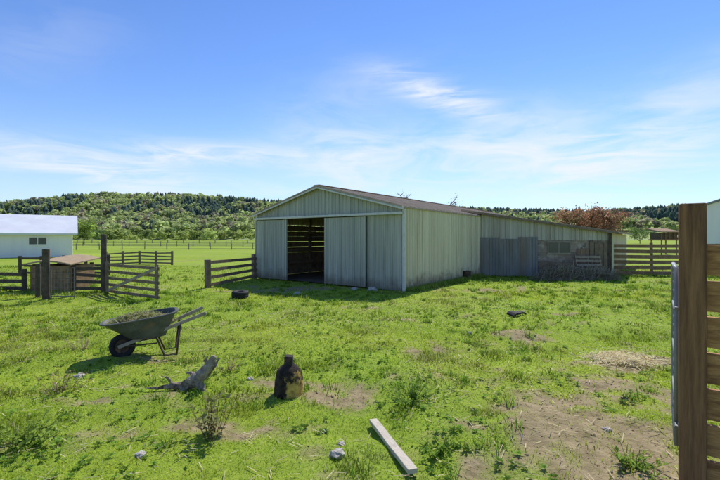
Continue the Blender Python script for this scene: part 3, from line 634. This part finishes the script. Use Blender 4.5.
for s in (-1,1):
    b = MB(); b.bar((-.52,s*.085,.19),(.74,s*.29,.63),.042,.05); b.build('handle','greywood',wb,.008,local=True)
    b = MB(); b.tube([(-.02,s*.19,.37),(.13,s*.21,.02),(.30,s*.23,.02),(.36,s*.235,.49)], .016, 7); b.build('leg','rust',wb,smooth=True,local=True)
    b = MB(); b.tube([(.02,s*.2,.22),(-.42,s*.10,.2)], .012, 6); b.build('brace','rust',wb,local=True)
b = MB(); b.tube([(.20,-.215,.12),(.20,.215,.12)], .013, 6); b.build('crossbar','rust',wb,local=True)
w = MB(); w.lathe([(.03,-.05),(.03,-.02),(.105,-.02),(.115,-.035),(.115,.035),(.105,.02),(.03,.02),(.03,.05)], (-.47,0,.185), 24, 'y'); w = w.build('wheel','rust',wb,smooth=False,local=True)
ty_ = MB(); pr = [(.14+.045*math.cos(a), .045*math.sin(a)) for a in [2*math.pi*k/10 for k in range(11)]]; ty_.lathe(pr, (-.47,0,.185), 28, 'y'); ty_.build('tyre','black',w,smooth=True,local=True)
b = MB(); b.tube([(-.47,-.10,.185),(-.47,.10,.185)], .014, 8); b.build('axle','rust',w,local=True)
def straw_heap(name, label, cat, cx, cy, cz, rx, ry, hh, n, cols, ln, rz=0, upf=.5, base=.8, wd=.006, rag=0, mound=True):
    r = np.random.default_rng(int(abs(cx*100)))
    a = r.random(n)*6.283; q = np.sqrt(r.random(n))
    if not mound: q = np.abs(r.normal(size=n))*.5
    x = q*np.cos(a)*rx; y = q*np.sin(a)*ry; z = hh*np.clip(1-q**2,0,1)*r.uniform(.5,1.05,n)
    if rag: z = z*(.35+1.2*fbm(x*1.6+5,y*1.6,3,3))
    d = r.normal(size=(n,3)); d[:,2] = np.abs(d[:,2])*upf; d /= np.linalg.norm(d,axis=1)[:,None]; l = ln*r.uniform(.4,1.2,n)[:,None]
    sd = np.cross(d, np.array([0,0,1.])+r.normal(size=(n,3))*.5); sd /= np.linalg.norm(sd,axis=1)[:,None]
    c0, s0 = math.cos(rz), math.sin(rz); c = np.stack([cx+x*c0-y*s0, cy+x*s0+y*c0, cz+z],-1)
    if not mound: c[:,2] = gz(c[:,0],c[:,1])+.008+z
    VV = np.stack([c-d*l*.5-sd*wd, c-d*l*.5+sd*wd, c+d*l*.5+sd*wd*.6, c+d*l*.5-sd*wd*.6],1).reshape(-1,3)
    if mound: VV[:,2] = np.maximum(VV[:,2], cz-.02)
    k = r.integers(0,len(cols),n); C = np.array(cols)[k]*r.uniform(.6,1.3,(n,1))
    if not mound: return tag(np_mesh(name, VV, [np.arange(4*n).reshape(-1,4)], 'dry', np.repeat(C,4,0)), label, cat)
    nn = 20; mv = [(cx,cy,cz+hh*base)]; mf = []; mc = [np.array(cols[0])*.75]
    for ri in range(1,5):
        for j in range(nn):
            th = 6.283*j/nn; q = ri/4; X = q*rx*math.cos(th)*(1+.06*math.sin(j*2.3)); Y = q*ry*math.sin(th)*(1+.06*math.cos(j*1.7)); mv.append((cx+X*c0-Y*s0, cy+X*s0+Y*c0, cz+hh*base*(1-q*q)+.02*math.sin(j*3.1+ri)-(.03 if ri == 4 else 0))); mc.append(np.array(cols[(j+ri)%len(cols)])*.75)
    for j in range(nn): mf.append((0,1+j,1+(j+1)%nn))
    q4 = []
    for ri in range(3):
        for j in range(nn): q4.append((1+ri*nn+j, 1+(ri+1)*nn+j, 1+(ri+1)*nn+(j+1)%nn, 1+ri*nn+(j+1)%nn))
    tri = np.array(mf)+4*n; q4 = np.array(q4)+4*n
    o = np_mesh(name, np.concatenate([VV,np.array(mv)]), [np.arange(4*n).reshape(-1,4), q4, tri], 'dry', np.concatenate([np.repeat(C,4,0), np.array(mc)]))
    return tag(o, label, cat)
cth, sth = math.cos(wyaw), math.sin(wyaw)
straw_heap('weed_heap', 'heap of dry weeds and clippings filling the wheelbarrow tray', 'weeds', wbx-.2*WS*cth, wby-.2*WS*sth, wz+.54*WS*1.06, .47*WS, .29*WS, .12, 900, [(.34,.36,.14),(.46,.43,.24),(.26,.32,.09),(.40,.34,.2)], .13, wyaw, .5)
px1, py1 = P(620,357)
straw_heap('straw_heap', 'flat pale scatter of spilled straw on bare soil in the right foreground', 'straw', px1, py1, 0, .46, .42, .035, 3600, [(.9,.76,.46),(.9,.80,.52),(.84,.68,.38)], .09, 0, .10, wd=.006, mound=False)
px1, py1 = 8.8, 16.3
straw_heap('brush_heap', 'tangled heap of brown brush and twigs before the masonry wall of the lean-to', 'brush', px1, py1, 0, 1.8, .5, .60, 2300, [(.40,.31,.21),(.52,.42,.30),(.24,.18,.13),(.62,.53,.41),(.32,.32,.16)], .6, 0, 1.0, base=.40, wd=.008, rag=1)

# ------------------------------------------------------------------ driftwood, vessel, board, tyre, scrap, stones
def gp(px, py, z=0, d=None):
    d = d if d else 680.0/(py-238); return Vector((XD(px,d), d, z))
D0 = 4.42
def dpt(px, py, dy=0): return Vector((XD(px,D0), D0+dy, H0-(py-238)/400*D0))
dw = MB(); gd = g1(XD(185,D0),D0)
def dr(pts, rs, n=9):
    dw.tube([p+Vector((0,0,gd)) for p in pts], rs, n)
dr([dpt(150,386,-.1),dpt(160,388,-.07),dpt(172,387,-.03),dpt(184,388),dpt(194,383),dpt(203,376,.02),dpt(210,366,.03),dpt(213,359,.04)], [.008,.016,.028,.055,.075,.07,.05,.022])
dr([dpt(190,384),dpt(186,391,-.05),dpt(178,396,-.10)], [.05,.035,.012])
dr([dpt(198,381),dpt(203,389,-.04),dpt(207,395,-.08)], [.055,.04,.018])
dr([dpt(204,376),dpt(212,371,.05),dpt(217,362,.08)], [.04,.025,.008])
dr([dpt(196,382),dpt(189,376,.04),dpt(183,377,.06)], [.04,.022,.008])
dr([dpt(176,387,-.03),dpt(168,380,0),dpt(161,379,.03)], [.025,.014,.005],7)
dr([dpt(207,370,.03),dpt(205,362,.0),dpt(209,357,-.02)], [.03,.02,.006],7)
o = dw.build('driftwood_root','drift',None,smooth=True); tag(o,'gnarled brown and grey driftwood root with one end raised, in the foreground grass','root')
sb = o.modifiers.new('rm','REMESH'); sb.mode = 'VOXEL'; sb.voxel_size = .008
tx_ = bpy.data.textures.new('knots','CLOUDS'); tx_.noise_scale = .05; dp = o.modifiers.new('dp','DISPLACE'); dp.texture = tx_; dp.strength = .03; dp.texture_coords = 'LOCAL'
jx, jy = P(289,397); jz = g1(jx,jy)
jg = thing('metal_vessel','near black bell shaped iron object with blocky top and ochre side on bare soil','vessel',(jx,jy,jz),0)
prof = [(.13,-.02),(.150,0),(.154,.04),(.152,.09),(.149,.14),(.143,.19),(.133,.235),(.116,.275),(.092,.305),(.064,.325),(.03,.335)]
def rough(pt, k=.012):
    n_1 = mnoise.noise(Vector(pt)*9)+.5*mnoise.noise(Vector(pt)*21); r = math.hypot(pt[0],pt[1])
    if r < 1e-4: return pt
    return (pt[0]*(1+k*n_1/r), pt[1]*(1+k*n_1/r), pt[2])
b = MB(); b.lathe(prof,(0,0,0),40); b.v = [rough(v) for v in b.v]; b.build('body','ochreiron',jg,smooth=True,local=True)
b = MB(); b.add([(-.048,-.042,.32),(.045,-.042,.32),(.045,.042,.32),(-.048,.042,.32),(-.043,-.038,.425),(.042,-.036,.418),(.040,.038,.422),(-.042,.036,.43)],[(0,3,2,1),(4,5,6,7),(0,1,5,4),(1,2,6,5),(2,3,7,6),(3,0,4,7)]); cp = b.build('cap','iron',jg,bevel=.006,local=True)
a = gp(373,422); c = gp(413,476); a.z = g1(a.x,a.y)+.045; c.z = g1(c.x,c.y)+.045
bm_ = MB(); dd = (c-a).normalized(); sd_ = Vector((dd.y,-dd.x,0)).normalized(); rings = []
for i in range(13):
    q = a.lerp(c,i/12); wv = .036*(1+.03*math.sin(i*1.3)); hv = .017; sh_ = Vector((0,0,.003*math.sin(i*.7)))
    rings.append([q+sh_+sd_*wv+Vector((0,0,-hv)), q+sh_+sd_*wv+Vector((0,0,hv*.85)), q+sh_+sd_*wv*.93+Vector((0,0,hv)), q+sh_-sd_*wv*.93+Vector((0,0,hv)), q+sh_-sd_*wv+Vector((0,0,hv*.85)), q+sh_-sd_*wv+Vector((0,0,-hv))])
tag(bm_.loft(rings).build('timber_plank','pale',None), 'pale weathered timber lying in the grass at the bottom of the view', 'plank')
def tyre(name, label, px, py, R, r, cat='tyre', z=None):
    x, y = P(px,py); b = MB(); pr = []
    for k in range(15):
        t = 2*math.pi*k/14; pr.append((R-r+r*.95*math.copysign(abs(math.cos(t))**.7,math.cos(t)), r*1.1+r*1.1*math.copysign(abs(math.sin(t))**.7,math.sin(t))))
    b.lathe(pr,(0,0,0),36); o = b.build(name,'black',None,smooth=True); o.location = (x,y,g1(x,y)-.01); o.rotation_euler = (.05,.04,0)
    WM[o.name] = Matrix.Translation(o.location); return tag(o,label,cat)
tyre('old_tyre','old black tyre lying flat near the barn door, left of the opening',240,296,.25,.09)
x, y = P(517,317); b = MB(); rings = []
for i in range(9):
    t = i/8; X = -.17+.34*t; zc = .035+.045*math.sin(math.pi*t)+.015*math.sin(9*t); w_ = .10+.03*math.sin(5*t+1)
    rings.append([(X,-w_,zc-.02),(X,-w_,zc+.015),(X,0,zc+.03),(X,w_,zc+.02),(X,w_,zc-.015)])
o = b.loft(rings).build('rubber_scrap','black',None,bevel=.003); o.location = (x,y,g1(x,y)); o.rotation_euler = (.05,-.06,.25); tag(o,'buckled black scrap of rubber matting on the grass before the barn side wall','scrap')
def rock(label, px, py, r, seed, m='stone', flat=.6, group=None):
    x, y = P(px,py); bm = bmesh.new(); bmesh.ops.create_icosphere(bm, subdivisions=3, radius=1)
    for v in bm.verts:
        k = mnoise.noise(v.co*1.3+Vector((seed*3.1,0,0)))*.5+mnoise.noise(v.co*3+Vector((seed,5,0)))*.2; v.co *= 1+k; v.co.z *= flat; v.co *= r
    me = bpy.data.meshes.new('stone'); bm.to_mesh(me); bm.free(); me.materials.append(M[m]); o = bpy.data.objects.new('stone',me); COL.objects.link(o); o.location = (x,y,g1(x,y)+r*flat*.35); o.rotation_euler = (0,0,seed); return tag(o,label,'stone',group)
rock('grey stone left of the driftwood root, below the wheelbarrow',80,380,.06,1)
rock('rounded pale stone left of the timber plank',337,455,.055,2)
rock('small pale stone just behind the rounded one by the plank',341,444,.03,3)
rock('pale stone at the foot of the barn front wall near the right corner',372,291,.16,4)
rock('smaller pale stone beside the barn sliding door foot',355,290,.11,5)
rock('flat stone in the soil before the open barn doorway',297,294,.10,6)
rock('flat pale stone between the driftwood root and the iron vessel',250,379,.035,7)
rock('pale stone in the grass in front of the plank head',325,431,.025,8)
rock('small stone on the bare soil at the right, below the straw heap',607,430,.035,9)
rock('pale stone in the grass at the lower left',140,462,.035,10)
rock('low grey stone in the grass left of the black rubber scrap',470,333,.045,11)
x, y = P(468,279); b = MB(); b.lathe([(.13,0),(.14,.01),(.17,.33),(.18,.34),(.165,.34),(.13,.03),(.05,.025)],(0,0,0),20); o = b.build('rusty_bucket','rust',None,smooth=False); o.location = (x-.1,y-.2,.02); tag(o,'rusty bucket standing against the barn side wall by the grey sheets','bucket')

# ------------------------------------------------------------------ grass, weeds
def blades(x, y, h, w, col, lean=.5):
    n = len(x); z = gz(x,y)-.006; a = rng.random(n)*6.283; b_ = rng.random(n)*6.283; ln = rng.random(n)*lean
    dx, dy = np.cos(a)*w*.5, np.sin(a)*w*.5; lx, ly = np.cos(b_)*ln*h, np.sin(b_)*ln*h
    V = np.empty((n,5,3), np.float32)
    V[:,0] = np.stack([x-dx,y-dy,z],-1); V[:,1] = np.stack([x+dx,y+dy,z],-1)
    V[:,2] = np.stack([x+dx*.8+lx*.35,y+dy*.8+ly*.35,z+h*.55],-1); V[:,3] = np.stack([x-dx*.8+lx*.35,y-dy*.8+ly*.35,z+h*.55],-1)
    V[:,4] = np.stack([x+lx,y+ly,z+h*(1-.3*ln)],-1)
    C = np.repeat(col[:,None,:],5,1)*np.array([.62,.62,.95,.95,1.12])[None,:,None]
    return V.reshape(-1,3), C.reshape(-1,3)
def ring(d1, d2, dens, hm, wm):
    area = 1.12*(d2*d2-d1*d1); n = int(area*dens); y = np.sqrt(rng.random(n)*(d2*d2-d1*d1)+d1*d1); x = rng.uniform(-1.12,1.12,n)*y
    k = (rng.random(n) > dirt(x,y)*.91)&(barn_dist(x,y) > .05); x, y = x[k], y[k]; n = len(x)
    hn = fbm(x*.9,y*.9,2,3); tuft = np.clip((fbm(x*2.6,y*2.6,0,3)-.54)*5,0,1); h = hm*(.28+.9*hn)*rng.uniform(.5,1.3,n)*(1+1.4*tuft)
    mixv = np.clip((fbm(x*.6+9,y*.6,3,4)-.3)*2.2+rng.normal(size=n)*.14,0,1)[:,None]
    c = np.array([.34,.52,.045])*(1-mixv)+np.array([.58,.67,.07])*mixv
    tr = np.clip((fbm(x*.8+30,y*.8+4,5,4)-.52)*5,0,1)[:,None]; c = c*(1-.45*tr)+np.array([.55,.51,.18])*.45*tr
    c = c*(1-.42*tuft[:,None]); st = rng.random(n) < .08; c[st] = (.70,.63,.36); c *= rng.uniform(.74,1.2,(n,1))
    return blades(x,y,h,wm*rng.uniform(.6,1.3,n),c,1.15)
Vs = []; Cs = []
for a in ((1.3,4,4500,.040,.0056),(4,7.5,1900,.043,.0090),(7.5,13,560,.053,.0152),(13,24,110,.068,.028)):
    v, c = ring(*a); Vs.append(v); Cs.append(c)
nt_ = 1000; ty2 = np.sqrt(rng.random(nt_))*16+1.8; tx2 = rng.uniform(-1.05,1.05,nt_)*ty2; k = (fbm(tx2*.5,ty2*.5,7,3) > .47); tx2, ty2 = tx2[k], ty2[k]; m_ = 28
X = (tx2[:,None]+rng.normal(size=(len(tx2),m_))*.05).ravel(); Y = (ty2[:,None]+rng.normal(size=(len(tx2),m_))*.05).ravel(); kk = barn_dist(X,Y) > .1; X, Y = X[kk], Y[kk]
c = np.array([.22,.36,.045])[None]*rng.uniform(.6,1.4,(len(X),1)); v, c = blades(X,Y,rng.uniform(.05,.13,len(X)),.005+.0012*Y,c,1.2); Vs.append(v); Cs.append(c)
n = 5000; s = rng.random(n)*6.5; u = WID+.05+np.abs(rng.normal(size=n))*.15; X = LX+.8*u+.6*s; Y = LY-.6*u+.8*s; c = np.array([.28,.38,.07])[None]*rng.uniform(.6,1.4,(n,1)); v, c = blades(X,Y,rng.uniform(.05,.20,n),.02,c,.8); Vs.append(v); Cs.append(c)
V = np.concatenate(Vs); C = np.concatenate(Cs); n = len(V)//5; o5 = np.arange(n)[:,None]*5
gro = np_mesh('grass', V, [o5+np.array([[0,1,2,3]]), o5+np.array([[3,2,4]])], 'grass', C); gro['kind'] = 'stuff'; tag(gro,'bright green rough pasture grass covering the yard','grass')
def rosette_t(seed):
    r = np.random.default_rng(seed); vs = []; fs = []; cs = []
    for i in range(11):
        a = 6.283*i/11+r.random()*.9; l = .4+.8*r.random(); up = .2+.6*r.random(); c_, s_ = math.cos(a), math.sin(a); o = len(vs)
        for t, w_ in ((0,.04),(.3,.14),(.65,.2),(1,.06)):
            z = up*t*(1.15-.6*t)
            vs += [(c_*l*t-s_*w_, s_*l*t+c_*w_, z),(c_*l*t+s_*w_, s_*l*t-c_*w_, z)]; cs += [.7+.4*t]*2
        for j in range(3): fs.append((o+2*j,o+2*j+1,o+2*j+3,o+2*j+2))
    return np.array(vs), np.array(fs), np.array(cs)
n = 5000; y = np.sqrt(rng.random(n)*(10**2-1.6**2)+1.6**2); x = rng.uniform(-1.1,1.1,n)*y; k = (fbm(x*1.1,y*1.1,4,3) > .465)&(dirt(x,y) < .8); x, y = x[k], y[k]; n = len(x)
forest_cols = np.array([.18,.31,.05])[None]*rng.uniform(.6,1.55,(n,1)); sc_ = rng.uniform(.016,.048,n)
Vs=[];Fs=[];Cs=[];off=0
for i in range(4):
    s = slice(i,None,4); v,f,c = inst(*rosette_t(i), np.stack([x[s],y[s],gz(x[s],y[s])+.012],-1), np.stack([sc_[s],sc_[s]*1.0],-1), rng.random(len(x[s]))*6.28, forest_cols[s]); Vs.append(v);Fs.append(f+off);Cs.append(c);off+=len(v)
o = np_mesh('ground_weeds', np.concatenate(Vs), [np.concatenate(Fs)], 'grass', np.concatenate(Cs)); o['kind']='stuff'; tag(o,'low broad leaved weeds scattered through the pasture grass','weeds')
n = 7000; y = np.sqrt(rng.random(n)*(11**2-1.6**2)+1.6**2); x = rng.uniform(-1.1,1.1,n)*y; k = fbm(x*.7+3,y*.7,7,3) > .46; x, y = x[k], y[k]; n = len(x); a = rng.random(n)*6.283; l = rng.uniform(.015,.06,n); wd_ = .0018+.0004*y
dx, dy = np.cos(a)*l, np.sin(a)*l; ox, oy = -np.sin(a)*wd_, np.cos(a)*wd_; z = gz(x,y)+rng.uniform(.010,.030,n); dz = rng.uniform(-.008,.012,n)
VV = np.stack([np.stack([x-dx-ox,y-dy-oy,z-dz],-1),np.stack([x-dx+ox,y-dy+oy,z-dz],-1),np.stack([x+dx+ox,y+dy+oy,z+dz],-1),np.stack([x+dx-ox,y+dy-oy,z+dz],-1)],1).reshape(-1,3)
o = np_mesh('straw_litter', VV, [np.arange(4*n).reshape(-1,4)], 'dry', np.repeat(np.array([.72,.62,.40])[None]*rng.uniform(.45,1.2,(n,1)),4,0)); o['kind']='stuff'; tag(o,'loose bits of straw and dead stalk strewn over the pasture','straw')
n = 9000; y = np.sqrt(rng.random(n)*(9**2-1.6**2)+1.6**2); x = rng.uniform(-1.1,1.1,n)*y; k = dirt(x,y) > .25; x,y = x[k],y[k]; n = len(x)
ct_ = np.array([(1,0,0),(-.5,.9,0),(-.6,-.8,0),(.1,0,.8),(.0,.1,-.3)]); cf_ = np.array([(0,1,3),(1,2,3),(2,0,3),(1,0,4),(2,1,4),(0,2,4)])
sc_ = rng.uniform(.003,.012,n)*(1+.05*y)*np.where(rng.random(n)<.05,2,1); v,f,c = inst(ct_,cf_,np.ones(5),np.stack([x,y,gz(x,y)],-1),np.stack([sc_,sc_],-1),rng.random(n)*6.28,np.array([.35,.275,.185])[None]*rng.uniform(.5,1.7,(n,1)))
o = np_mesh('soil_clods', v, [f], 'dry', c); o['kind']='stuff'; tag(o,'small clods and pebbles scattered over the bare soil patches','soil')
def weed(name, label, px, py, h, n, col, lc, spread, seed, leaf=.035, nl=8, dense=1):
    r = random.Random(seed); x, y = P(px,py); z = g1(x,y); vs = []; fs = []; cs = []
    for i in range(n):
        a = r.uniform(0,6.283); q = r.uniform(0,1)*spread; bx_, by_ = x+math.cos(a)*q*.5, y+math.sin(a)*q*.5; hh = h*r.uniform(.5,1.05); tx3, ty3 = bx_+math.cos(a)*q*1.2, by_+math.sin(a)*q*1.2
        p0 = Vector((bx_,by_,z-.01)); p1 = Vector((tx3,ty3,z+hh)); w = .004
        for s in (Vector((w,0,0)), Vector((0,w,0))):
            o = len(vs); vs += [p0-s,p0+s,p1+s*.4,p1-s*.4]; cs += [col]*4; fs.append((o,o+1,o+2,o+3))
        for j in range(nl):
            t = r.uniform(.1,1); q_ = p0.lerp(p1,t); d = Vector((r.uniform(-1,1),r.uniform(-1,1),r.uniform(-.2,.8))).normalized(); l = leaf*r.uniform(.6,1.5); s = d.cross(Vector((r.random(),r.random(),1))).normalized()*l*.25; o = len(vs)
            vs += [q_, q_+d*l*.5-s, q_+d*l, q_+d*l*.5+s]; k = r.uniform(.6,1.3); cs += [tuple(c*k for c in lc)]*4; fs.append((o,o+1,o+2,o+3))
    return tag(np_mesh(name, np.array([tuple(v) for v in vs]), [np.array(fs)], 'leaf', np.array(cs)), label, 'plant')
weed('leafy_weed','tall brownish green weed clump left of the iron vessel in the near grass',212,440,.32,22,(.16,.12,.07),(.26,.26,.11),.17,1,.048,10)
weed('leafy_weed','broad mound of leafy green weeds at the lower left edge',25,452,.17,40,(.18,.23,.06),(.27,.37,.07),.28,2,.042,11)
weed('leafy_weed','dark green leafy clump to the right of the iron vessel',412,402,.12,42,(.14,.22,.05),(.20,.32,.06),.24,3,.038,10)
weed('leafy_weed','low dark green weed clump at the bottom right before the square post',632,470,.10,30,(.16,.23,.05),(.23,.35,.06),.16,4,.035,10)
weed('dead_weed','dry brown weed stalks beside the wheelbarrow wheel',84,352,.20,20,(.30,.25,.15),(.34,.30,.15),.2,5)
weed('leafy_weed','green weed clump growing by the timber plank middle',440,452,.08,24,(.16,.26,.05),(.25,.38,.06),.15,6,.035,9)
weed('dead_weed','sparse dry stalks behind the driftwood root raised end',228,372,.18,12,(.30,.23,.14),(.35,.28,.15),.15,7)
weed('dead_weed','brown dead stalks in the grass at the left below the wheelbarrow',60,402,.20,16,(.28,.21,.13),(.32,.26,.14),.22,8)
